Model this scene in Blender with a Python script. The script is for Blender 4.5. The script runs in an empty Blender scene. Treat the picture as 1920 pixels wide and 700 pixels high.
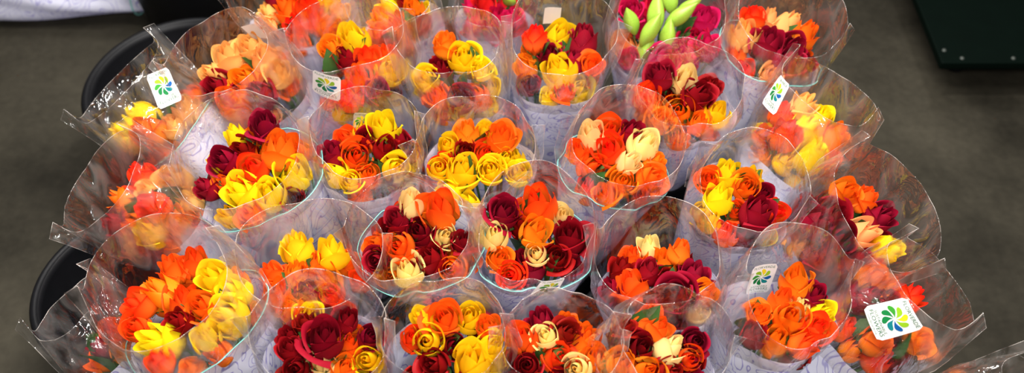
import bpy, math, random
from mathutils import Vector, Matrix
random.seed(7)
PI=math.pi
S=bpy.context.scene
col=S.collection
try:
    S.cycles.transparent_max_bounces=32
    S.cycles.max_bounces=11
    S.cycles.diffuse_bounces=3
    S.cycles.glossy_bounces=3
    S.cycles.transmission_bounces=8
except Exception: pass
S.view_settings.view_transform='Standard'
S.view_settings.exposure=0.0

# ------------------------------------------------------------ camera
PITCH=math.radians(50); F=35/36*1920
ZP=0.62
CAM=Vector((0,-1.8*math.cos(PITCH),ZP+1.8*math.sin(PITCH)))
FW=Vector((0,math.cos(PITCH),-math.sin(PITCH))); RT=Vector((1,0,0)); UP=Vector((0,math.sin(PITCH),math.cos(PITCH)))
cd=bpy.data.cameras.new('camera'); cd.lens=35; cd.sensor_width=36
co=bpy.data.objects.new('camera',cd); col.objects.link(co)
co.location=CAM; co.rotation_euler=(PI/2-PITCH,0,0)
cd.clip_start=0.05
cd.dof.use_dof=True; cd.dof.focus_distance=1.74; cd.dof.aperture_fstop=2.6
S.camera=co
def ray(px,py):
    return (FW+RT*((px-960)/F)+UP*((350-py)/F)).normalized()
def at(px,py,z):
    d=ray(px,py); t=(z-CAM.z)/d.z
    return CAM+d*t
def proj(p):
    q=p-CAM; w=q.dot(FW)
    return (960+F*q.dot(RT)/w, 350-F*q.dot(UP)/w)

# ------------------------------------------------------------ materials
def newmat(name):
    m=bpy.data.materials.new(name); m.use_nodes=True
    nt=m.node_tree; nt.nodes.clear()
    out=nt.nodes.new('ShaderNodeOutputMaterial')
    return m,nt,out
def N(nt,t,**k):
    n=nt.nodes.new(t)
    for a,b in k.items(): setattr(n,a,b)
    return n
def principled(name,colr,rough=.5,metal=0,noise=0,scale=20,bump=0,trans=0,clear=0,spec=None):
    m,nt,out=newmat(name)
    p=N(nt,'ShaderNodeBsdfPrincipled'); p.inputs['Roughness'].default_value=rough; p.inputs['Metallic'].default_value=metal
    p.inputs['Base Color'].default_value=(*colr,1)
    if spec is not None: p.inputs['Specular IOR Level'].default_value=spec
    if noise or bump:
        tc=N(nt,'ShaderNodeTexCoord'); nz=N(nt,'ShaderNodeTexNoise'); nz.inputs['Scale'].default_value=scale; nz.inputs['Detail'].default_value=5
        nt.links.new(tc.outputs['Object'],nz.inputs['Vector'])
        mx=N(nt,'ShaderNodeMixRGB'); mx.inputs[1].default_value=(*[c*(1-noise) for c in colr],1); mx.inputs[2].default_value=(*[min(1,c*(1+noise)) for c in colr],1)
        nt.links.new(nz.outputs[0],mx.inputs[0]); nt.links.new(mx.outputs[0],p.inputs['Base Color'])
        if bump:
            b=N(nt,'ShaderNodeBump'); b.inputs['Strength'].default_value=bump; b.inputs['Distance'].default_value=.01
            nt.links.new(nz.outputs[0],b.inputs['Height']); nt.links.new(b.outputs[0],p.inputs['Normal'])
    if trans or clear:
        tl=N(nt,'ShaderNodeBsdfTransparent' if clear else 'ShaderNodeBsdfTranslucent'); tl.inputs[0].default_value=(1,1,1,1) if clear else (*colr,1)
        ms=N(nt,'ShaderNodeMixShader'); ms.inputs[0].default_value=clear or trans
        nt.links.new(p.outputs[0],ms.inputs[1]); nt.links.new(tl.outputs[0],ms.inputs[2]); nt.links.new(ms.outputs[0],out.inputs[0])
    else: nt.links.new(p.outputs[0],out.inputs[0])
    return m

def petal_mat(name,base,tip,inner,trans=.2,h0=.486,h1=.515):
    m,nt,out=newmat(name)
    at_=N(nt,'ShaderNodeAttribute'); at_.attribute_name='petal'
    sep=N(nt,'ShaderNodeSeparateColor'); nt.links.new(at_.outputs['Color'],sep.inputs[0])
    cr=N(nt,'ShaderNodeValToRGB'); e=cr.color_ramp.elements
    e[0].position=.15; e[0].color=(*base,1); e[1].position=.95; e[1].color=(*tip,1)
    nt.links.new(sep.outputs[0],cr.inputs[0])
    mx=N(nt,'ShaderNodeMixRGB'); mx.inputs[1].default_value=(*inner,1)
    mr=N(nt,'ShaderNodeMapRange'); mr.inputs[1].default_value=0; mr.inputs[2].default_value=.55; mr.inputs[3].default_value=.25; mr.inputs[4].default_value=1
    nt.links.new(sep.outputs[1],mr.inputs[0]); nt.links.new(mr.outputs[0],mx.inputs[0]); nt.links.new(cr.outputs[0],mx.inputs[2])
    oi=N(nt,'ShaderNodeObjectInfo')
    hs=N(nt,'ShaderNodeHueSaturation')
    mr2=N(nt,'ShaderNodeMapRange'); mr2.inputs[3].default_value=h0; mr2.inputs[4].default_value=h1
    nt.links.new(oi.outputs['Random'],mr2.inputs[0]); nt.links.new(mr2.outputs[0],hs.inputs['Hue'])
    nt.links.new(mx.outputs[0],hs.inputs['Color'])
    p=N(nt,'ShaderNodeBsdfPrincipled'); p.inputs['Roughness'].default_value=.6
    p.inputs['Specular IOR Level'].default_value=.15
    nt.links.new(hs.outputs[0],p.inputs['Base Color'])
    tr=N(nt,'ShaderNodeBsdfTranslucent'); nt.links.new(hs.outputs[0],tr.inputs[0])
    ms=N(nt,'ShaderNodeMixShader'); ms.inputs[0].default_value=trans
    nt.links.new(p.outputs[0],ms.inputs[1]); nt.links.new(tr.outputs[0],ms.inputs[2]); nt.links.new(ms.outputs[0],out.inputs[0])
    return m
PM={'D':petal_mat('petal_dark_red',(.15,.002,.005),(.26,.002,.006),(.11,.001,.003),.15,.49,.505),
    'O':petal_mat('petal_orange',(.92,.27,.014),(.90,.12,.004),(.85,.085,.003),.34,.480,.516),
    'Y':petal_mat('petal_yellow',(.92,.60,.004),(.95,.67,.008),(.92,.56,.003),.40),
    'C':petal_mat('petal_cream',(.94,.72,.27),(.95,.70,.26),(.94,.64,.18),.42),
    'P':petal_mat('petal_peach',(.94,.54,.17),(.94,.42,.12),(.92,.33,.06),.36),
    'K':petal_mat('petal_pink',(.70,.02,.09),(.58,.006,.05),(.48,.004,.04),.25)}
CNAME={'D':'dark red rose','O':'orange rose','Y':'yellow rose','C':'cream rose','P':'peach rose','K':'deep pink bloom','G':'pale green lily bud'}
M_leaf=principled('leaf_green',(.035,.10,.02),.45,0,.4,40)
M_stem=principled('stem_green',(.07,.16,.035),.5,0,.3,30)
M_bud=principled('lily_bud_green',(.26,.42,.04),.4,0,.25,30)
M_band=principled('teal_band',(.20,.55,.50),.4)
M_bucket=principled('black_plastic',(.004,.004,.005),.5,0,.3,30,spec=.2)
M_sticker=principled('sticker_white',(.86,.87,.84),.35,trans=.12)
M_sticker_lit=principled('sticker_white_lit',(.90,.90,.88),.35,trans=.68)  # same white sticker, more translucent so the one in shade looks brighter
M_sticker_faint=principled('sticker_film_haze',(.85,.83,.75),.35,clear=.65)  # sticker made partly transparent to imitate the haze of film before it
M_ink=principled('ink_dark_green',(.025,.13,.06),.5)
M_card=principled('card_white',(.75,.73,.68),.5,0,.06,30,trans=.3)
LOGO=[principled('logo_'+n,c,.5) for n,c in (('blue',(.0,.08,.28)),('teal',(.0,.17,.18)),('green',(.0,.16,.035)),('leaf_green',(.03,.26,.02)),('lime',(.24,.45,.01)),('yellow',(.70,.58,.01)))]

def plastic(name,haze,smear,edge=False):
    # clear cellophane: see-through, glossy, with a painted milky haze for soft reflections and patches that soften what lies behind
    m,nt,out=newmat(name)
    tr=N(nt,'ShaderNodeBsdfTransparent'); tr.inputs[0].default_value=(.995,.993,.988,1)
    rf=N(nt,'ShaderNodeBsdfRefraction'); rf.inputs['IOR'].default_value=1.06; rf.inputs['Roughness'].default_value=.42; rf.inputs[0].default_value=(1,.98,.96,1)
    gl=N(nt,'ShaderNodeBsdfGlossy'); gl.inputs['Roughness'].default_value=.09; gl.inputs[0].default_value=(1,1,1,1)
    df=N(nt,'ShaderNodeBsdfDiffuse'); df.inputs[0].default_value=(.92,.86,.80,1)
    tl=N(nt,'ShaderNodeBsdfTranslucent'); tl.inputs[0].default_value=(.92,.86,.80,1)
    hz=N(nt,'ShaderNodeMixShader'); hz.inputs[0].default_value=.6
    nt.links.new(df.outputs[0],hz.inputs[1]); nt.links.new(tl.outputs[0],hz.inputs[2])
    tc=N(nt,'ShaderNodeTexCoord'); nz=N(nt,'ShaderNodeTexNoise'); nz.inputs['Scale'].default_value=17; nz.inputs['Detail'].default_value=3
    nz.inputs['Distortion'].default_value=1.2
    mp=N(nt,'ShaderNodeMapping'); mp.inputs['Scale'].default_value=(1.5,1.5,.5)
    nt.links.new(tc.outputs['Object'],mp.inputs[0]); nt.links.new(mp.outputs[0],nz.inputs['Vector'])
    bp=N(nt,'ShaderNodeBump'); bp.inputs['Strength'].default_value=1.0; bp.inputs['Distance'].default_value=.018
    nt.links.new(nz.outputs[0],bp.inputs['Height']); nt.links.new(bp.outputs[0],gl.inputs['Normal'])
    n2=N(nt,'ShaderNodeTexNoise'); n2.inputs['Scale'].default_value=8; n2.inputs['Detail'].default_value=2
    nt.links.new(mp.outputs[0],n2.inputs['Vector'])
    ms=N(nt,'ShaderNodeMapRange'); ms.inputs[1].default_value=.42; ms.inputs[2].default_value=.62; ms.inputs[3].default_value=smear*.3; ms.inputs[4].default_value=smear*1.7
    nt.links.new(n2.outputs[0],ms.inputs[0])
    m0=N(nt,'ShaderNodeMixShader'); nt.links.new(ms.outputs[0],m0.inputs[0]); nt.links.new(tr.outputs[0],m0.inputs[1]); nt.links.new(rf.outputs[0],m0.inputs[2])
    lw=N(nt,'ShaderNodeLayerWeight'); lw.inputs[0].default_value=.5
    pw=N(nt,'ShaderNodeMath',operation='POWER'); pw.inputs[1].default_value=2.6
    nt.links.new(lw.outputs['Facing'],pw.inputs[0])
    ml=N(nt,'ShaderNodeMath',operation='MULTIPLY_ADD'); ml.inputs[1].default_value=.42; ml.inputs[2].default_value=.11
    nt.links.new(pw.outputs[0],ml.inputs[0])
    m1=N(nt,'ShaderNodeMixShader'); nt.links.new(ml.outputs[0],m1.inputs[0]); nt.links.new(m0.outputs[0],m1.inputs[1]); nt.links.new(gl.outputs[0],m1.inputs[2])
    mr=N(nt,'ShaderNodeMapRange'); mr.inputs[1].default_value=.44; mr.inputs[2].default_value=.72; mr.inputs[3].default_value=haze*.1; mr.inputs[4].default_value=haze*3.4
    nt.links.new(nz.outputs[0],mr.inputs[0])
    m2=N(nt,'ShaderNodeMixShader'); nt.links.new(mr.outputs[0],m2.inputs[0]); nt.links.new(m1.outputs[0],m2.inputs[1]); nt.links.new(hz.outputs[0],m2.inputs[2])
    nt.links.new(m2.outputs[0],out.inputs[0])
    return m
M_clear=plastic('clear_film',.044,.27)
M_edge=plastic('film_edge',.20,.0)

def paper():
    m,nt,out=newmat('printed_paper')
    tc=N(nt,'ShaderNodeTexCoord')
    nz=N(nt,'ShaderNodeTexNoise'); nz.inputs['Scale'].default_value=9; nz.inputs['Detail'].default_value=1.5; nz.inputs['Distortion'].default_value=2.2
    nt.links.new(tc.outputs['Object'],nz.inputs['Vector'])
    a=N(nt,'ShaderNodeMath',operation='MULTIPLY'); a.inputs[1].default_value=9; nt.links.new(nz.outputs[0],a.inputs[0])
    b=N(nt,'ShaderNodeMath',operation='FRACT'); nt.links.new(a.outputs[0],b.inputs[0])
    c=N(nt,'ShaderNodeMath',operation='SUBTRACT'); c.inputs[1].default_value=.5; nt.links.new(b.outputs[0],c.inputs[0])
    d=N(nt,'ShaderNodeMath',operation='ABSOLUTE'); nt.links.new(c.outputs[0],d.inputs[0])
    e=N(nt,'ShaderNodeMapRange'); e.inputs[1].default_value=.03; e.inputs[2].default_value=.12; e.inputs[3].default_value=1; e.inputs[4].default_value=0; nt.links.new(d.outputs[0],e.inputs[0])
    nm=N(nt,'ShaderNodeTexNoise'); nm.inputs['Scale'].default_value=9; nt.links.new(tc.outputs['Object'],nm.inputs['Vector'])
    g=N(nt,'ShaderNodeMapRange'); g.inputs[1].default_value=.34; g.inputs[2].default_value=.5; g.inputs[3].default_value=.25; g.inputs[4].default_value=.9; nt.links.new(nm.outputs[0],g.inputs[0])
    h=N(nt,'ShaderNodeMath',operation='MULTIPLY'); nt.links.new(e.outputs[0],h.inputs[0]); nt.links.new(g.outputs[0],h.inputs[1])
    mx=N(nt,'ShaderNodeMixRGB'); mx.inputs[1].default_value=(.83,.83,.97,1); mx.inputs[2].default_value=(.31,.28,.66,1)
    nt.links.new(h.outputs[0],mx.inputs[0])
    p=N(nt,'ShaderNodeBsdfPrincipled'); p.inputs['Roughness'].default_value=.35
    nt.links.new(mx.outputs[0],p.inputs['Base Color'])
    bp=N(nt,'ShaderNodeBump'); bp.inputs['Strength'].default_value=.7; bp.inputs['Distance'].default_value=.016
    nt.links.new(nm.outputs[0],bp.inputs['Height']); nt.links.new(bp.outputs[0],p.inputs['Normal'])
    tl=N(nt,'ShaderNodeBsdfTranslucent'); nt.links.new(mx.outputs[0],tl.inputs[0])
    ms=N(nt,'ShaderNodeMixShader'); ms.inputs[0].default_value=.3
    nt.links.new(p.outputs[0],ms.inputs[1]); nt.links.new(tl.outputs[0],ms.inputs[2])
    nt.links.new(ms.outputs[0],out.inputs[0])
    return m
M_paper=paper()

def concrete():
    m,nt,out=newmat('concrete_floor')
    tc=N(nt,'ShaderNodeTexCoord')
    n1=N(nt,'ShaderNodeTexNoise'); n1.inputs['Scale'].default_value=2.0; n1.inputs['Detail'].default_value=8; n1.inputs['Roughness'].default_value=.62
    n2=N(nt,'ShaderNodeTexNoise'); n2.inputs['Scale'].default_value=45; n2.inputs['Detail'].default_value=4
    for n in (n1,n2): nt.links.new(tc.outputs['Object'],n.inputs['Vector'])
    cr=N(nt,'ShaderNodeValToRGB'); e=cr.color_ramp.elements
    e[0].position=.33; e[0].color=(.012,.0105,.007,1); e[1].position=.70; e[1].color=(.050,.044,.031,1)
    nt.links.new(n1.outputs[0],cr.inputs[0])
    mx=N(nt,'ShaderNodeMixRGB',blend_type='OVERLAY'); mx.inputs[0].default_value=.3
    nt.links.new(cr.outputs[0],mx.inputs[1]); nt.links.new(n2.outputs[0],mx.inputs[2])
    p=N(nt,'ShaderNodeBsdfPrincipled'); p.inputs['Roughness'].default_value=.7; p.inputs['Specular IOR Level'].default_value=.12
    nt.links.new(mx.outputs[0],p.inputs['Base Color'])
    bp=N(nt,'ShaderNodeBump'); bp.inputs['Strength'].default_value=.15; bp.inputs['Distance'].default_value=.004
    nt.links.new(n2.outputs[0],bp.inputs['Height']); nt.links.new(bp.outputs[0],p.inputs['Normal'])
    nt.links.new(p.outputs[0],out.inputs[0])
    return m

# ------------------------------------------------------------ mesh helper
class MB:
    def __init__(s): s.v=[]; s.f=[]; s.m=[]
    def grid(s,pts,nu,nv,mi=0,closed=False):
        b=len(s.v); s.v+= [tuple(p) for p in pts]
        for j in range(nv-1):
            for i in range(nu if closed else nu-1):
                k=(i+1)%nu
                s.f.append((b+j*nu+i,b+j*nu+k,b+(j+1)*nu+k,b+(j+1)*nu+i)); s.m.append(mi)
    def tube(s,path,r,n=6,mi=0,closed=False,cap=True):
        L=len(path); b=len(s.v)
        for i,p in enumerate(path):
            p=Vector(p)
            a=Vector(path[(i-1)%L]) if (closed or i>0) else p
            c=Vector(path[(i+1)%L]) if (closed or i<L-1) else p
            d=(c-a).normalized()
            x=d.orthogonal().normalized() if abs(d.z)>.95 else d.cross(Vector((0,0,1))).normalized()
            y=d.cross(x)
            rr=r(i/(L-1)) if callable(r) else r
            for k in range(n):
                t=2*PI*k/n; s.v.append(tuple(p+x*math.cos(t)*rr+y*math.sin(t)*rr))
        for i in range(L if closed else L-1):
            j=(i+1)%L
            for k in range(n):
                q=(k+1)%n; s.f.append((b+i*n+k,b+i*n+q,b+j*n+q,b+j*n+k)); s.m.append(mi)
        if cap and not closed:
            s.f.append(tuple(b+k for k in range(n))[::-1]); s.m.append(mi)
            s.f.append(tuple(b+(L-1)*n+k for k in range(n))); s.m.append(mi)
    def lathe(s,prof,n=48,mi=0,c=(0,0,0)):
        pts=[]
        for r,z in prof:
            for k in range(n):
                t=2*PI*k/n; pts.append((c[0]+r*math.cos(t),c[1]+r*math.sin(t),c[2]+z))
        s.grid(pts,n,len(prof),mi,True)
    def box(s,a,b_,mi=0):
        b=len(s.v)
        for z in (a[2],b_[2]):
            for x,y in ((a[0],a[1]),(b_[0],a[1]),(b_[0],b_[1]),(a[0],b_[1])): s.v.append((x,y,z))
        for f in ((3,2,1,0),(4,5,6,7),(0,1,5,4),(1,2,6,5),(2,3,7,6),(3,0,4,7)):
            s.f.append(tuple(b+i for i in f)); s.m.append(mi)
    def mesh(s,name,mats,smooth=True):
        me=bpy.data.meshes.new(name); me.from_pydata(s.v,[],s.f)
        for m in mats: me.materials.append(m)
        me.polygons.foreach_set('material_index',s.m)
        me.polygons.foreach_set('use_smooth',[smooth]*len(s.f)); me.update()
        return me
    def build(s,name,mats,parent=None,smooth=True):
        o=bpy.data.objects.new(name,s.mesh(name,mats if isinstance(mats,list) else [mats],smooth)); col.objects.link(o)
        if parent: o.parent=parent
        return o
def link(name,me,parent=None):
    o=bpy.data.objects.new(name,me); col.objects.link(o)
    if parent: o.parent=parent
    return o
def tag(o,label,cat,group=None):
    o['label']=label; o['category']=cat
    if group: o['group']=group
def empty(name,loc):
    o=bpy.data.objects.new(name,None); col.objects.link(o); o.location=loc; o.empty_display_size=.05
    return o

# ------------------------------------------------------------ rose shapes: a tight furled heart, then broad overlapping cupped petals stepping down outward
def rose_data(seed,Np,opn,tight=0.0):
    rnd=random.Random(seed); v=[];f=[];c=[]
    nu,nv=13,11
    heart=3
    for i in range(Np):
        t=i/(Np-1)
        ang=i*2.39996+rnd.uniform(-.25,.25)
        if i<heart:
            Rm=.048+.050*i; H=1.03+.010*i; W=1.92-.18*i; close=.50
        else:
            q=(i-heart)/(Np-1-heart)
            Rm=.205+.255*q**.9*(1+rnd.uniform(-.06,.06)); H=(1.05-(.14+.26*opn)*q**1.2)*(1+rnd.uniform(-.05,.05)); W=1.41-.29*q
            close=(.42+.05*tight)*(1-q)*(1-.52*opn)+(.16+.11*tight)*(1-opn)
        fl=opn*.22*t**2.0*rnd.uniform(.4,1.4)
        curl=.10*t*rnd.uniform(.3,1.5)*(.48+.6*opn)
        ph=rnd.uniform(0,6)
        b=len(v)
        for j in range(nv):
            w=j/(nv-1)
            for k in range(nu):
                u=-1+2*k/(nu-1)
                r=Rm*(.25+.75*math.sin(min(1,w/.5)*PI/2))
                r*=1-close*max(0,(w-.39)/.61)**1.45
                r+=fl*max(0,(w-.40)/.60)**2
                cc=max(0,(w-.78)/.22)
                # rounded petal outline with a soft point
                z=H*w*(1-.30*abs(u)**2.2*w*w)+.065*w**3*math.exp(-(u*u)/.08)*t
                r+=curl*cc**1.7*(1-.3*abs(u)); z-=curl*.85*cc**2.4
                r+=.04*t*abs(u)**3*w*(.25+opn)+.022*u*(1-.2*t)
                r+=.009*t*math.sin(2.5*u+ph)*w
                z+=.010*t*math.sin(4*u+ph)*w**4
                phi=ang+u*W*(.45+.55*math.sin(PI*min(1,.10+w*.60)))
                v.append((r*math.cos(phi),r*math.sin(phi),z)); c.append((w,t,abs(u),1))
        for j in range(nv-1):
            for k in range(nu-1):
                f.append((b+j*nu+k,b+j*nu+k+1,b+(j+1)*nu+k+1,b+(j+1)*nu+k))
    rm=sorted(math.hypot(p[0],p[1]) for p in v)[int(len(v)*.98)]
    k=.5/rm
    zc=.54
    return [(p[0]*k,p[1]*k,(p[2]-zc)*k) for p in v],f,c,-zc*k
SH=[rose_data(1,9,.10,.7),rose_data(2,10,.25,.4),rose_data(3,13,.42,.1),rose_data(4,14,.65),rose_data(5,12,.33,.3),rose_data(6,10,.15,.6),rose_data(7,11,.30,.5),rose_data(8,13,.52),rose_data(9,9,.22,.9),rose_data(10,11,.46,.3)]
RM={}
def rose_mesh(cl,k):
    if (cl,k) not in RM:
        v,f,c,_=SH[k]
        me=bpy.data.meshes.new('rose'); me.from_pydata(v,[],f)
        at_=me.color_attributes.new('petal','FLOAT_COLOR','POINT')
        at_.data.foreach_set('color',[x for q in c for x in q])
        me.polygons.foreach_set('use_smooth',[True]*len(f)); me.materials.append(PM[cl]); me.update()
        RM[(cl,k)]=me
    return RM[(cl,k)]
SEP={}
def sepal_mesh(k):
    if k in SEP: return SEP[k]
    zb=SH[k][3]; m=MB()
    m.lathe([(.02,zb-.18),(.07,zb-.14),(.10,zb-.05),(.09,zb+.03)],10)
    for i in range(5):
        a=2*PI*i/5; pts=[]
        for j in range(7):
            w=j/6; r=.09+.36*math.sin(w*1.5); z=zb-.02+.45*w-.12*w*w; wd=.09*math.sin(PI*min(1,.18+w*.82))
            for u in (-1,0,1):
                pts.append((r*math.cos(a)-u*wd*math.sin(a),r*math.sin(a)+u*wd*math.cos(a),z+.012*abs(u)))
        m.grid(pts,3,7)
    SEP[k]=m.mesh('sepals',[M_stem]); return SEP[k]
def leaf_mesh(seed):
    rnd=random.Random(seed); m=MB(); pts=[]; nl=11
    for j in range(nl):
        w=j/(nl-1); wd=.30*math.sin(PI*w**.8)*(1+.08*(j%2)); bend=-.25*w*w
        for u in (-1,-.5,0,.5,1):
            pts.append((u*wd,w,bend+.10*abs(u)*wd/.3+rnd.uniform(-.008,.008)))
    m.grid(pts,5,nl); return m.mesh('leaf',[M_leaf])
LEAF=[leaf_mesh(i) for i in range(3)]
def bud_mesh():
    m=MB(); pts=[]; n=18
    for j in range(15):
        w=j/14; r=.215*math.sin(PI*(.06+.93*w)**.85)
        for k in range(n):
            t=2*PI*k/n; rr=r*(1+.10*math.cos(3*t)); pts.append((rr*math.cos(t),rr*math.sin(t),w-.5))
    m.grid(pts,n,15,0,True); return m.mesh('lily_bud',[M_bud])
BUD=bud_mesh()

# ------------------------------------------------------------ sticker artwork (flat, in metres for a 50 x 70 mm sticker)
def text_geo(body,size):
    cu=bpy.data.curves.new('lettering','FONT'); cu.body=body; cu.size=size; cu.align_x='CENTER'; cu.align_y='CENTER'
    cu.resolution_u=2
    o=bpy.data.objects.new('lettering',cu); col.objects.link(o)
    bpy.context.view_layer.update()
    me=bpy.data.meshes.new_from_object(o.evaluated_get(bpy.context.evaluated_depsgraph_get()))
    r=([tuple(v.co) for v in me.vertices],[tuple(p.vertices) for p in me.polygons])
    bpy.data.objects.remove(o); bpy.data.curves.remove(cu); bpy.data.meshes.remove(me)
    return r
T1=text_geo('FLORVERDE',.0080); T2=text_geo('SUSTAINABLE',.0058); T3=text_geo('FLOWERS',.0092); T4=text_geo('www.florverde.org',.0038)
TEXTS=[(T1,.0285),(T2,-.0182),(T3,-.0247),(T4,-.0308)]
def logo_petals():
    out=[]
    for i in range(8):
        a0=2*PI*i/8+.3
        n=11
        L=[];R_=[]
        for j in range(n+1):
            w=j/n; r=.0026+.0168*w; a=a0+.50*w; wd=.0045*math.sin(PI*min(1,w**1.75*.87+.02))+.00005
            cx,cy=r*math.cos(a),r*math.sin(a); nx,ny=-math.sin(a),math.cos(a)
            L.append((cx+nx*wd,cy+ny*wd+.0046)); R_.append((cx-nx*wd,cy-ny*wd+.0046))
        out.append((L,R_,[4,5,4,3,2,2,1,0][i]))
    return out
LP=logo_petals()

# ------------------------------------------------------------ buckets
BUCK=[(-.80,.60),(-.78,.0),(-.36,.53),(.02,.52),(.42,.50),(-.38,.11),(.02,.11),(.43,.09),(-.40,-.31),(.01,-.31),(.42,-.33)]
def bucket(x,y,label,group=True,k=1.0):
    e=empty('bucket',(x,y,0))
    m=MB(); m.lathe([(0.001,.006),(.145*k,.006),(.15*k,0),(.155*k,.004),(.187*k,.285),(.190*k,.30),(.186*k,.30),(.182*k,.285),(.150*k,.014),(.001,.014)],64); m.build('bucket_body',M_bucket,e)
    m=MB(); m.lathe([(.186*k,.290),(.201*k,.284),(.204*k,.296),(.198*k,.304),(.187*k,.304),(.186*k,.290)],64); m.build('bucket_rim',M_bucket,e)
    tag(e,label,'bucket','black flower buckets' if group else None)
    return e
BL=['wide black plastic bucket with exposed rim behind the leftmost stickered sleeve, upper left',
 'black plastic bucket with exposed rim at the left edge, beside the lowest left sleeves',
 'black bucket hidden under back row bouquets, left of centre','black bucket hidden under the middle of the back row bouquets','black bucket hidden under back right bouquets and pink lilies',
 'black bucket under the middle row, left of centre','black bucket under the two central bouquets','black bucket under the right middle bouquets',
 'black bucket under front row bouquets, left of centre','black bucket under the middle of the front row','black bucket under the front right bouquets']
for i,((x,y),l) in enumerate(zip(BUCK,BL)): bucket(x,y,l,True,1.2 if i==0 else 1.0)

# ------------------------------------------------------------ bouquets
def make_bouquet(idx,c,W,roses,label,bk,bo=(0,0),z=ZP,hf=.048,hb=.11,tab=90,stick=(),pf=.032,band=False,name='rose_bouquet',card=None,fill=6):
    rnd=random.Random(100+idx)
    C=at(c[0],c[1],z)
    bx,by=BUCK[bk]
    B=Vector((bx+bo[0],by+bo[1],.022))
    depth=(C-CAM).dot(FW)
    R=W/2*depth/F
    ax=C-B; sr=ax.length; a=ax.normalized()
    t=math.radians(tab)
    e1=(RT*math.cos(t)+Vector((0,1,0))*math.sin(t)); e1=(e1-a*e1.dot(a)).normalized(); e2=a.cross(e1)
    r0=.026
    w1,w2,w3=[rnd.uniform(0,6.28) for _ in range(3)]
    lens=rnd.uniform(.04,.14); taper=rnd.uniform(-.30,-.02); pk=rnd.uniform(.026,.055)
    def rad0(s):
        return r0+(R-r0)*s/sr if s<sr else R+taper*(s-sr)
    def rad(th,s):
        k=max(0,min(1.25,s/sr))
        # two flat sheets sealed at the sides: slightly lens shaped, with soft folds and a few creases
        cs=max(0,1-max(0,s-sr)/.14)
        fold=.0020*math.sin(3*th+w1)+.0012*math.sin(5*th+w2+5*s)-.0060*cs*max(0,abs(math.sin(2.5*th+w3+6*s))-.84)/.16+.0010*math.sin(9*th+w3+14*s)*cs
        return rad0(s)*(1-lens*math.cos(2*th)*k)+k*k*fold
    def surf(th,s,offs=0):
        r=rad(th,s)+offs
        return a*s+(e1*math.cos(th)+e2*math.sin(th))*r
    def rim(th):
        k=.5+.5*math.cos(th); k=k*k*(3-2*k)*.6+k*.4
        d=min(abs(abs(((th+PI)%(2*PI))-PI)-PI/2),1)
        return sr+hf+(hb-hf)*k+pk*math.exp(-(d/.12))
    def ptop(th): return sr-pf-.014*math.cos(th)+.004*math.sin(2*th+w1)
    E=empty(name,B); tag(E,label,'bouquet','flower bouquets in clear sleeves')
    n=120
    m=MB(); pts=[]; nv=16
    for j in range(nv):
        q=j/(nv-1)
        for i in range(n):
            th=2*PI*i/n; s0=ptop(th)-.03; s1=rim(th); pts.append(surf(th,s0+(s1-s0)*q,.0016))
    m.grid(pts,n,nv,0,True)
    # sealed side seams that widen into loose pointed flaps at the mouth
    for sg in (1,-1):
        th=sg*PI/2; s0=ptop(th)-.03; s1=rim(th); pts=[]; fw=rnd.uniform(.014,.030); lean=rnd.uniform(-.25,.25); edge=[]
        for j in range(9):
            s=s0+(s1-s0)*j/8; wd=.006+(fw-.006)*(j/8)**2
            for o in (0,.33,.66,1):
                q=surf(th+lean*o*wd/R,s-.010*o*(j/8)**4,.001+o*wd); pts.append(q)
                if o==1: edge.append(q)
        m.grid(pts,4,9,0)
        m.tube(edge+[surf(th,s1,.0016)],.0004,5,1)
    m.tube([surf(2*PI*i/n,rim(2*PI*i/n),.0016) for i in range(n)],.0005,5,1,True)
    m.build('sleeve',[M_clear,M_edge],E)
    m=MB(); pts=[]
    for j in range(14):
        q=j/13
        for i in range(n):
            th=2*PI*i/n; s1=ptop(th); pts.append(surf(th,.09+(s1-.09)*q))
    m.grid(pts,n,14,0,True); m.build('paper_wrap',M_paper,E)
    if band:
        m=MB(); m.tube([surf(2*PI*i/n,ptop(2*PI*i/n)+.004+.004*math.sin(2*PI*i/n*2+w3),.0026) for i in range(n)],.0010,6,0,True); m.build('teal_band',M_band,E)
    # sticker spots: nearest surface point (outer face toward the viewer, or inner face when far)
    def find(px,py,far=False):
        best=None;bv=1e9
        for i in range(140):
            th=2*PI*i/140
            for j in range(60):
                s=sr*.55+(rim(th)-sr*.55)*j/59
                P=surf(th,s); q=proj(P+B)
                nrm=(P-a*P.dot(a)).normalized(); vw=(CAM-B-P).normalized()
                f=nrm.dot(vw)*(-1 if far else 1)
                e=math.hypot(q[0]-px,q[1]-py)+(0 if f>.1 else (.1-f)*400)
                if e<bv: bv=e;best=(th,s)
        return best
    SP=[find(q[0],q[1],q[4]) for q in stick]
    KEEP=[surf(*q) for q in SP]
    # roses
    L=[]
    def limf(s,rr): return max(.010,rad0(s)*.93-.84*rr)
    cols=[]
    for tok in roses.split():
        cl=tok[0]; q=[float(x) for x in tok[1:].split(',')]
        cols.append(cl)
        dia=(q[2] if len(q)>2 else 56)*depth/F*1.09
        dia=max(.045,min(.074,dia)); rr=dia/2
        d=ray(q[0],q[1]); best=None;bs=1e9
        drop=rnd.uniform(0,.022)
        tt=depth*.75
        while tt<depth*1.35:
            p=CAM+d*tt-B; s=p.dot(a); rv=p-a*s; rd=rv.length
            lim=limf(s,rr); cap=sr-.006-drop+.006*(1-min(1,(rd/R)**2))
            miss=max(0,s-cap)+max(0,rd-lim)
            if miss<bs: bs=miss;best=p
            if miss<=0: break
            tt+=.004
        L.append([cl,best.copy(),dia,drop*.5])
    cols=[x for x in cols if x not in 'GC'] or ['K']
    ph=rnd.uniform(0,6)
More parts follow.
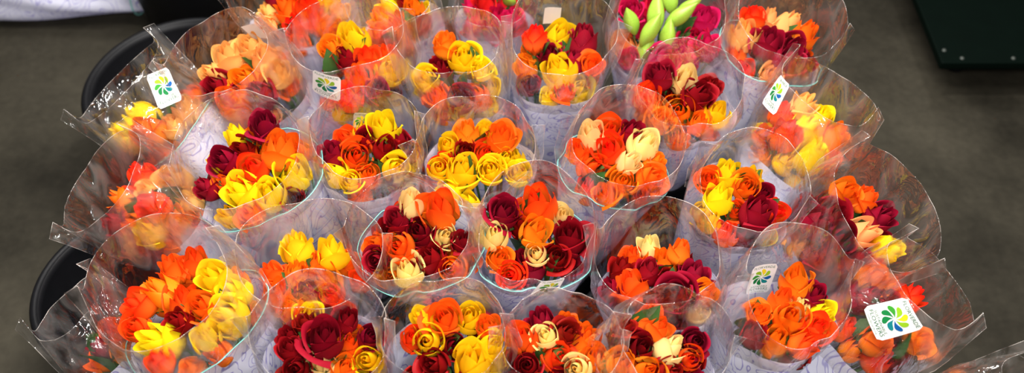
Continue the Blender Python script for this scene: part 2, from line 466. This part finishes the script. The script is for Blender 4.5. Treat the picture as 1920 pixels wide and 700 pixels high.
    for i in range(fill):
        th=ph+2*PI*i/fill+rnd.uniform(-.3,.3); s=sr-pf*.75-rnd.uniform(0,.02)+(.02 if i%2 else 0); dia=rnd.uniform(.046,.057)
        L.append([rnd.choice(cols),a*s+(e1*math.cos(th)+e2*math.sin(th))*limf(s,dia/2),dia,.02])
    def clampp(p,rr,low):
        s=p.dot(a); rv=p-a*s
        s=max(sr-max(pf,.038)-.02,min(sr+.002-low,s))
        lim=limf(s,rr)
        if rv.length>lim: rv=rv.normalized()*lim
        p=a*s+rv
        for K,q in zip(KEEP,stick):
            if q[4]: continue
            kr=(K-a*K.dot(a)); kn=kr.normalized()
            dd=p-K; lat=(dd-kn*dd.dot(kn)).length
            if lat<.028+rr:
                over=p.dot(kn)+rr*1.15+.006-kr.length
                if over>0: p=p-kn*over
        return p
    def hides(p,rad_m):
        # would this bloom stand between the open mouth and a sticker on the inner wall?
        for K,q in zip(KEEP,stick):
            if q[4]==True and q[4]!=2:
                x,y=proj(p+B); kx,ky=proj(K+B)
                if math.hypot(x-kx,y-ky)<rad_m*F/depth+28: return True
        return False
    for it in range(14):
        for i in range(len(L)):
            for j in range(i):
                dv=L[i][1]-L[j][1]; dl=dv.length; need=.365*(L[i][2]+L[j][2])
                if dl<need:
                    if dl<1e-5: dv=Vector((.001,.0005,0)); dl=dv.length
                    k=dv/dl*(need-dl)*.4; L[i][1]+=k; L[j][1]-=k
        for q in L: q[1]=clampp(q[1],q[2]/2,q[3])
    L=[q for q in L if not hides(q[1],q[2]/2)]
    for cl,p,dia,low in L:
        rv=p-a*p.dot(a)
        up=(a+rv/R*.26+(-FW)*(.0 if cl in 'YC' else .05)+Vector((rnd.uniform(-.38,.38),rnd.uniform(-.38,.38),0))).normalized()
        rot=up.to_track_quat('Z','Y').to_matrix().to_4x4()@Matrix.Rotation(rnd.uniform(0,6.28),4,'Z')
        if cl=='G':
            o=link('lily_bud',BUD,E); sc=dia*1.16; p=p+a*.018
            up2=(up+Vector((rnd.uniform(-.9,.9),rnd.uniform(-.6,.6),0))).normalized()
            rot=up2.to_track_quat('Z','Y').to_matrix().to_4x4()
            zb=-.5
        else:
            if cl=='Y': k=rnd.choice((0,1,5,6,8,4))
            elif cl=='C' : k=rnd.choice((0,1,5,8))
            elif cl=='D': k=rnd.choice((2,4,1,6,7,9))
            else: k=rnd.choice((1,2,4,6,8,5,9,0))
            o=link('rose' if cl!='K' else 'pink_bloom',rose_mesh(cl,k),E); sc=dia; zb=SH[k][3]-.1
        Mx=Matrix.Translation(p)@rot@Matrix.Diagonal((sc,sc,sc*rnd.uniform(.92,1.12),1))
        o.matrix_local=Mx; o['label']=CNAME[cl]
        if cl!='G': link('sepals',sepal_mesh(k),o)
        st=p+up*zb*sc
        rb=Vector((rnd.uniform(-1,1),rnd.uniform(-1,1),0))*.012
        mid=a*(sr*.55)+(st-a*st.dot(a))*.4
        m=MB(); path=[]
        e=a*.01+rb
        for i in range(8):
            w=i/7; path.append(st*(1-w)**2+mid*2*w*(1-w)+e*w*w)
        m.tube(path,.0028,6); so=m.build('stem',M_stem,o); so.matrix_parent_inverse=Mx.inverted()
    for i in range(7):
        th=rnd.uniform(0,6.28); s=sr-.085+rnd.uniform(0,.03); r=rad0(s)*rnd.uniform(.15,.65)
        p=a*s+(e1*math.cos(th)+e2*math.sin(th))*r
        dr=(a*1.0+(e1*math.cos(th)+e2*math.sin(th))*rnd.uniform(-.2,.2)).normalized()
        sc=rnd.uniform(.055,.085); ro=rnd.uniform(0,6.28)
        if hides(p+dr*sc*.5,.05): continue
        o=link('leaf',LEAF[i%3],E)
        o.matrix_local=Matrix.Translation(p)@dr.to_track_quat('Y','Z').to_matrix().to_4x4()@Matrix.Rotation(ro,4,'Y')@Matrix.Diagonal((sc,sc,sc,1))
    for (px,py,ang,sc,far),(th0,s0) in zip(stick,SP):
        r=rad(th0,s0)
        P0=surf(th0,s0)+B; et=(surf(th0+.02,s0)-surf(th0-.02,s0)).normalized(); es=(surf(th0,s0+.004)-surf(th0,s0-.004)).normalized()
        best=None;bv=-9; q0=proj(P0); tv=(math.cos(math.radians(ang)),-math.sin(math.radians(ang)))
        for k in range(180):
            al=2*PI*k/180
            u=-math.sin(al)*et+math.cos(al)*es
            q=proj(P0+u*.01); dx,dy=q[0]-q0[0],q[1]-q0[1]; ln=math.hypot(dx,dy)+1e-9
            v=(dx*tv[0]+dy*tv[1])/ln
            if v>bv: bv=v;best=al
        ca,sa=math.cos(best),math.sin(best); fl=-1 if far else 1
        probe=[rad(th0+q*.02/r,s0+w) for q in (-1,-.5,0,.5,1) for w in (-.03,-.015,0,.015,.03)]
        base_r=min(probe) if far else max(probe)
        slope=(R-r0)/sr if s0<sr else taper
        slope=(R-r0)/sr*.5+slope*.5 if abs(s0-sr)<.03 else slope
        def mp(x,y,o):
            x*=sc*fl;y*=sc
            th=th0+(x*ca-y*sa)/r; s=s0+(x*sa+y*ca)
            rr=base_r+slope*(s-s0)
            if far: rr=min(rr,rad(th,s)+.0005)
            else: rr=max(rr,rad(th,s)-.0005)
            return a*s+(e1*math.cos(th)+e2*math.sin(th))*(rr+o*fl)
        o0=.0035
        m=MB(); pts=[]; nx=9;ny=11
        for j in range(ny):
            y=-.035+.07*j/(ny-1)
            for i in range(nx):
                hw=.0255
                e_=abs(y)-.031
                if e_>0: hw-=.004-math.sqrt(max(0,.004**2-e_**2))
                pts.append(mp(-hw+2*hw*i/(nx-1),y,o0))
        m.grid(pts,nx,ny); so=m.build('sticker',(M_sticker_faint if far==2 else M_sticker_lit) if far else M_sticker,E); so['label']='white rounded sticker with a green pinwheel flower logo'
        m=MB()
        for Lf,Rg,mi in LP:
            b=[mp(x,y,o0+.0008) for pr in zip(Rg,Lf) for x,y in pr]
            m.grid(b,2,len(Lf),mi)
        m.build('logo',LOGO,so)
        for grp in (TEXTS[:1],TEXTS[1:]):
            m=MB()
            for (tv_,tf),yo in grp:
                b=len(m.v)
                m.v+=[tuple(mp(x,y+yo,o0+.0008)) for x,y,_ in tv_]
                for f in tf: m.f.append(tuple(b+i for i in f)); m.m.append(0)
            m.build('lettering',M_ink,so,False)
    if card:
        th0,s0=find(card[0],card[1],True); r=rad(th0,s0); m=MB(); pts=[]
        for j in range(6):
            for i in range(6): pts.append(surf(th0+(-.018+.036*i/5)/r,s0-.025+.05*j/5,-.003))
        m.grid(pts,6,6); m.build('care_card',M_card,E)
    return E

OUT=dict(pf=.085,fill=10)
DATA=[
 dict(c=(612,655),W=236,bk=8,bo=(.09,.06),hb=.12,label='front row bouquet with a large dark red rose beside orange, left end',
  roses='D610,640,80 O670,640,60 C600,690,62 D560,690,56 Y692,680,60 O645,692,54 D650,605,50 D575,610,48 D545,655,50'),
 dict(c=(843,650),W=228,bk=9,bo=(-.08,.07),hb=.11,label='front row bouquet with yellow roses around one orange rose at the back',
  roses='O835,600,72 D895,605,60 Y798,640,64 Y890,690,72 D820,690,60 D850,650,52 Y917,655,58 Y787,610,46 O925,620,40 Y840,720,56'),
 dict(c=(1045,660),W=216,bk=9,bo=(.02,.06),hb=.075,label='front row bouquet of orange roses with one cream bud, between two dark red bouquets',
  roses='O972,637,62 D1065,628,54 O1102,650,66 O1040,672,62 C1015,622,52 D990,690,52 C1083,695,56 D1050,710,50 O1120,695,50'),
 dict(c=(1238,660),W=228,bk=9,bo=(.10,.06),hb=.11,tab=85,label='front row bouquet with a big dark red rose beside a cream bud, right end',
  roses='D1193,650,84 C1250,648,58 O1215,695,68 C1150,690,50 D1305,690,66 O1282,668,46 D1260,705,56 O1235,625,45 D1300,645,56 D1170,620,50'),
 dict(c=(345,575),W=290,bk=8,bo=(.03,.04),z=.62,hb=.13,hf=.05,tab=110,band=True,fill=9,pf=.05,label='large lower left bouquet of orange roses with big yellow roses either side',
  roses='O300,540,66 O345,570,70 O378,575,60 Y305,640,76 Y432,600,84 Y410,525,66 O275,490,60 D330,610,50 O250,560,60 Y395,640,54 O360,500,56 O240,610,56 Y440,550,60'),
 dict(c=(190,625),W=165,bk=8,bo=(.02,-.05),z=.50,hf=.06,hb=.08,tab=135,pf=.05,fill=2,label='hazy sleeve low at the bottom left corner, its roses barely showing',
  roses='O215,620,50 D190,650,46 O230,660,46'),
 dict(c=(590,525),W=240,bk=8,bo=(.04,.11),z=.60,label='bouquet of yellow roses above orange roses, left of the two central bouquets',tab=100,
  roses='Y565,465,62 Y630,482,60 O530,545,72 O605,512,64 D575,555,52 Y575,597,54 O552,520,50 O620,550,48 O545,580,44 O585,490,50'),
 dict(c=(782,450),W=230,bk=6,bo=(-.09,-.04),hb=.11,tab=95,z=.64,band=True,label='left central bouquet of dark red roses with cream bud at front rim',
  roses='D720,440,78 O815,385,76 D790,430,70 O745,462,62 O855,475,72 C765,395,50 C770,505,62 D818,495,66 C838,440,50 D700,480,48 D745,415,50'),
 dict(c=(1000,445),W=228,bk=6,bo=(.0,-.11),hb=.145,hf=.018,tab=88,z=.64,band=True,fill=3,stick=[(1024,530,62,.8,False)],label='right central bouquet with arched tall sleeve and orange rose above dark red ones',
  roses='D945,400,68 O1005,385,80 C1062,405,50 D1080,450,74 O1000,445,62 C930,455,60 D985,490,84 C1000,475,44 O940,480,52 D1045,480,56 D970,420,50'),
 dict(c=(1235,523),W=240,bk=10,bo=(-.10,.08),z=.60,hb=.11,tab=80,label='bouquet of orange and dark red roses right of the two central ones',
  roses='O1190,540,66 O1237,497,66 D1262,560,76 D1300,528,70 C1215,470,46 D1170,505,54 C1305,580,46 D1215,515,52 O1275,478,46 D1225,570,58 D1250,525,50'),
 dict(c=(1465,575),W=228,bk=10,bo=(-.06,.05),hb=.13,hf=.02,tab=105,fill=6,stick=[(1422,510,78,1.0,True)],label='bouquet of orange roses with upright sticker left of the blooms, right of front row',
  roses='O1500,535,66 O1525,620,62 D1520,570,62 O1485,605,66 C1505,590,46 Y1545,592,46 O1450,620,60 O1505,645,54 D1540,550,50 O1470,570,50 O1425,595,50'),
 dict(c=(1680,580),W=215,bk=10,bo=(-.06,.06),z=.54,hb=.085,hf=.07,tab=25,pf=.11,fill=10,stick=[(1672,597,17,1.1,False)],label='far lower right bouquet leaning right with a sideways white sticker on its sleeve',
  roses='O1640,482,66 O1690,490,66 D1650,545,60 O1720,540,60 O1640,640,60 D1620,560,60 O1720,640,54'),
 dict(c=(1600,425),W=228,bk=7,bo=(-.06,.0),z=.57,hb=.10,hf=.075,tab=30,label='right edge bouquet with dark red roses pressed against the side of its sleeve',pf=.085,fill=12,
  roses='D1555,410,86 D1530,470,84 O1628,380,54 D1660,410,62 P1615,440,58 D1590,480,70 O1640,490,52 Y1670,465,54 D1690,425,50 O1600,365,56 D1560,460,70 D1540,430,60'),
 dict(c=(1392,372),W=206,bk=7,bo=(-.07,.02),tab=60,label='slim bouquet with yellow roses over a dark red rose, inside the right edge',
  roses='Y1360,325,56 O1400,352,56 Y1360,380,54 D1415,405,72 O1385,392,40 D1438,380,56 D1395,432,56 Y1335,420,42'),
 dict(c=(1160,295),W=210,bk=6,bo=(.09,.06),hf=.05,tab=85,band=True,fill=8,pf=.045,label='bouquet of orange and pale peach roses behind and right of the arched sleeve',
  roses='C1095,240,54 O1140,240,62 O1145,277,62 C1200,270,62 C1202,300,56 D1175,245,48 O1222,330,58 C1175,302,46 O1165,345,56 O1110,310,54 P1195,370,60'),
 dict(c=(895,305),W=216,bk=6,bo=(-.05,.10),z=.60,hb=.09,hf=.035,tab=95,label='bouquet of yellow roses low in its sleeve, behind the two central bouquets',
  roses='Y865,320,72 Y920,320,56 O935,262,62 Y825,315,48 O905,285,52 D880,278,48 Y905,245,46 Y950,300,44 Y840,275,44'),
 dict(c=(690,285),W=204,bk=5,bo=(.10,.03),hb=.085,tab=95,stick=[(675,218,80,.7,2)],label='bouquet of dark red and yellow roses, behind and left of the left central bouquet',
  roses='Y715,245,62 D760,245,54 O670,285,62 D630,305,54 D735,280,50 O682,325,50 D755,285,44 Y745,320,54 D690,260,44 Y650,335,44'),
 dict(c=(470,315),W=254,bk=5,bo=(.03,.04),hb=.10,hf=.045,tab=110,band=True,fill=8,pf=.042,label='wide bouquet of orange roses, dark red at the back, yellow in front, left side',
  roses='D495,232,62 O510,262,62 O542,280,72 O475,320,64 Y550,340,80 Y455,365,72 D425,310,58 Y455,252,42 D460,277,54 O430,345,56 Y505,365,60'),
 dict(c=(265,380),W=208,bk=5,bo=(.08,-.06),z=.56,hb=.09,hf=.08,tab=150,label='hazy left edge bouquet leaning left, holding orange and peach roses',**OUT,
  roses='O255,325,60 P330,340,66 O210,370,60 D190,400,54 O240,420,62 O290,390,62 Y300,430,56 P275,350,54 O320,420,56'),
 dict(c=(290,210),W=187,bk=5,bo=(.09,.02),z=.57,hb=.085,hf=.085,tab=135,band=True,stick=[(304,167,115,.95,False)],label='upper left bouquet leaning left with a yellow rose and a tilted white sticker',pf=.07,fill=7,
  roses='Y257,225,80 Y250,250,66 O330,240,62 O300,245,60 P350,220,56'),
 dict(c=(455,145),W=207,bk=2,bo=(.02,-.12),hb=.10,hf=.08,tab=105,card=(480,55),fill=9,pf=.075,label='back left bouquet of pale peach roses above orange and dark red ones',
  roses='P420,100,62 P450,122,62 P500,110,56 O460,150,62 P520,138,54 D410,165,62 O440,190,62 D490,182,54 P470,90,54 P390,125,46'),
 dict(c=(665,120),W=208,bk=2,bo=(.07,-.09),hb=.11,hf=.10,tab=100,stick=[(614,150,88,1.0,False)],fill=8,pf=.08,label='back row bouquet of orange and yellow roses with an upright sticker on the left',
  roses='O630,92,48 Y655,80,58 D650,105,50 O685,112,50 Y730,130,62 O680,155,60 O660,185,54 D700,180,50 Y690,195,50'),
 dict(c=(855,130),W=184,bk=3,bo=(-.09,-.11),hb=.10,hf=.09,tab=90,fill=8,pf=.085,label='back row bouquet with tall tubular sleeve showing roses through its front',
  roses='Y870,110,62 O830,100,50 D825,122,54 O905,188,54 O830,197,54 Y840,215,60 Y800,150,50 D860,190,54 O815,75,44 Y900,130,44'),
 dict(c=(1048,105),W=188,bk=3,bo=(.05,-.11),hb=.12,hf=.05,tab=88,card=(1035,25),fill=7,pf=.065,label='back row bouquet with two stacked yellow roses and dark red beside them',
  roses='Y1055,70,60 Y1050,125,62 D1105,77,62 O1010,82,50 D1025,98,50 O1105,120,46 Y1075,170,74 O985,140,46 D1085,105,48'),
 dict(c=(1280,188),W=196,bk=4,bo=(-.09,-.10),tab=80,label='bouquet of orange roses with one cream rose on top, below the pink lilies',
  roses='D1225,152,58 C1285,155,54 O1270,200,68 O1215,175,50 D1305,197,62 Y1337,212,54 O1315,225,46 O1250,222,52 D1240,185,50'),
 dict(c=(1455,78),W=197,bk=4,bo=(.02,-.08),hb=.12,hf=.05,tab=60,band=True,fill=7,pf=.040,label='back right bouquet with two dark red roses below peach and orange roses',
  roses='D1440,88,76 D1492,90,76 P1397,65,62 O1410,35,52 P1470,37,48 P1445,40,46 O1520,45,50 D1465,110,60'),
 dict(c=(1515,240),W=207,bk=7,bo=(-.02,.0),z=.58,hb=.09,hf=.085,tab=35,stick=[(1464,178,60,.9,False)],label='right side bouquet of yellow roses leaning right with a small tilted sticker',**OUT,
  roses='Y1510,230,66 Y1512,295,66 O1470,255,58 O1552,260,60 O1490,210,54 P1500,190,54 Y1545,205,50 O1550,310,50'),
 dict(c=(1250,60),W=226,bk=4,bo=(-.08,.02),hb=.08,hf=.055,tab=85,name='lily_bouquet',fill=4,label='bunch of pink lilies with fat pale green buds at the back',
  roses='G1225,40,60 G1198,78,58 G1275,38,56 K1300,65,60 K1212,20,54 G1245,8,56 K1275,95,60 K1325,90,50 G1190,48,52 G1250,75,56 P1170,100,56 G1220,62,54 K1235,108,50 G1300,20,52 K1320,40,50 K1180,20,50'),
 dict(c=(925,20),W=150,bk=3,bo=(-.07,.04),z=.56,hb=.06,hf=.02,tab=90,name='lily_bouquet',label='bunch of pink blooms with green buds cut off by the top edge',
  roses='K935,32,50 G950,15,40 K905,15,46 G920,-5,40 K960,40,40 K890,45,40'),
 dict(c=(560,15),W=200,bk=2,bo=(.0,.06),hb=.08,hf=.05,tab=100,label='orange bouquet cut off by the top edge, behind upright stickered sleeve',
  roses='O540,20,60 O585,15,56 P500,30,50 Y610,5,50 O560,45,50 D520,0,50 O600,40,44'),
 dict(c=(745,30),W=150,bk=3,bo=(-.12,.03),hb=.05,hf=.04,tab=95,label='small orange and yellow bouquet cut off by the top edge, behind back row',
  roses='O752,42,50 Y738,18,50 O775,20,46 O720,40,44 D755,0,44'),
 dict(c=(1835,760),W=150,bk=10,bo=(.04,-.02),z=.48,hb=.10,hf=.08,tab=40,label='clear sleeve corner poking in at the bottom right of the photo',
  roses='O1790,760,54 D1830,790,50 P1770,790,50'),
]
for i,d in enumerate(DATA): make_bouquet(i,**d)

# ------------------------------------------------------------ setting
m=MB(); m.grid([(-6,-4,0),(6,-4,0),(-6,7,0),(6,7,0)],2,2); fl=m.build('floor',concrete()); fl['kind']='structure'

p=at(325,-92,.3); bucket(p.x,p.y+.08,'black plastic bucket at the top edge, farthest back on the left')
e=empty('wrapped_bundle',(0,0,0))
A=at(-10,-27,.10); Bp=at(290,-6,.10); d=(Bp-A); Ln=d.length; d.normalize(); x=Vector((0,0,1)); y=d.cross(x)
e.location=A
m=MB(); pts=[]
for j in range(16):
    w=j/15; r=.10-.055*w
    for i in range(40):
        t=2*PI*i/40; rr=r*(1+.08*math.sin(3*t+w*4)+.05*math.sin(7*t-w*6)); pts.append(d*Ln*w+x*math.cos(t)*rr+y*math.sin(t)*rr)
m.grid(pts,40,16,0,True); m.build('paper_wrap',M_paper,e)
m=MB(); m.tube([d*Ln*.9+(x*math.cos(2*PI*i/32)+y*math.sin(2*PI*i/32))*.056 for i in range(32)],.002,6,0,True); m.build('teal_band',M_band,e)
tag(e,'pale printed paper bundle lying on the floor at the top left corner','wrapped bundle')

M_green=principled('dark_green_paint',(.0008,.0032,.0020),.6,0,.25,15)
M_green.node_tree.nodes['Principled BSDF'].inputs['Specular IOR Level'].default_value=.05
M_rivet=principled('steel_rivet',(.07,.08,.07),.55,.4)
q=at(1766,118,.14); e=empty('metal_platform',(q.x,q.y,0)); W_,D_=1.0,1.1
m=MB(); m.box((0,0,.115),(W_,D_,.14)); ob=m.build('deck',M_green,e,False)
bv=ob.modifiers.new('bevel','BEVEL'); bv.width=.004; bv.segments=2
for (rx,ry) in ((.02,.05),(.06,.018),(.20,.018),(.34,.018),(.02,.30),(.02,.55)):
    m=MB(); m.lathe([(.006,0),(.0052,.0025),(.0025,.004),(.0005,.0043)],12,0,(rx,ry,.14)); m.build('rivet',M_rivet,e)
for (rx,ry) in ((.12,.14),(W_-.12,.14),(.12,D_-.12),(W_-.12,D_-.12)):
    m=MB(); m.lathe([(.03,0),(.034,.01),(.026,.02),(.026,.1),(.04,.116)],20,0,(rx,ry,0)); m.build('leg',M_bucket,e)
tag(e,'low dark green metal platform with small rivets along its edge, top right','platform')

# ------------------------------------------------------------ light
w=bpy.data.worlds.new('world'); S.world=w; w.use_nodes=True
bg=w.node_tree.nodes['Background']; bg.inputs[0].default_value=(1,.97,.95,1); bg.inputs[1].default_value=.11
def area(loc,tgt,sx,sy,pw,c=(1,.95,.88)):
    l=bpy.data.lights.new('ceiling_and_fill_lamp','AREA'); l.shape='RECTANGLE'; l.size=sx; l.size_y=sy; l.energy=pw; l.color=c
    o=bpy.data.objects.new('ceiling_and_fill_lamp',l); col.objects.link(o); o.location=loc
    o.rotation_euler=(Vector(tgt)-Vector(loc)).to_track_quat('-Z','Y').to_euler()
area((-.1,-.15,2.7),(-.05,-.05,.6),1.3,.14,56,(1,.97,.94))
area((-.1,.45,2.7),(-.05,.05,.6),1.3,.14,56,(1,.97,.94))
area((.9,1.6,2.9),(.2,.1,.6),.2,1.2,38,(1,.97,.94))
area((-1.2,1.7,2.9),(-.2,.1,.6),.2,1.2,36,(1,.97,.94))
area((.4,-1.7,2.7),(.1,-.1,.5),1.4,.3,78,(1,.97,.94))  # added fill from the camera side, brightens paper and film faces
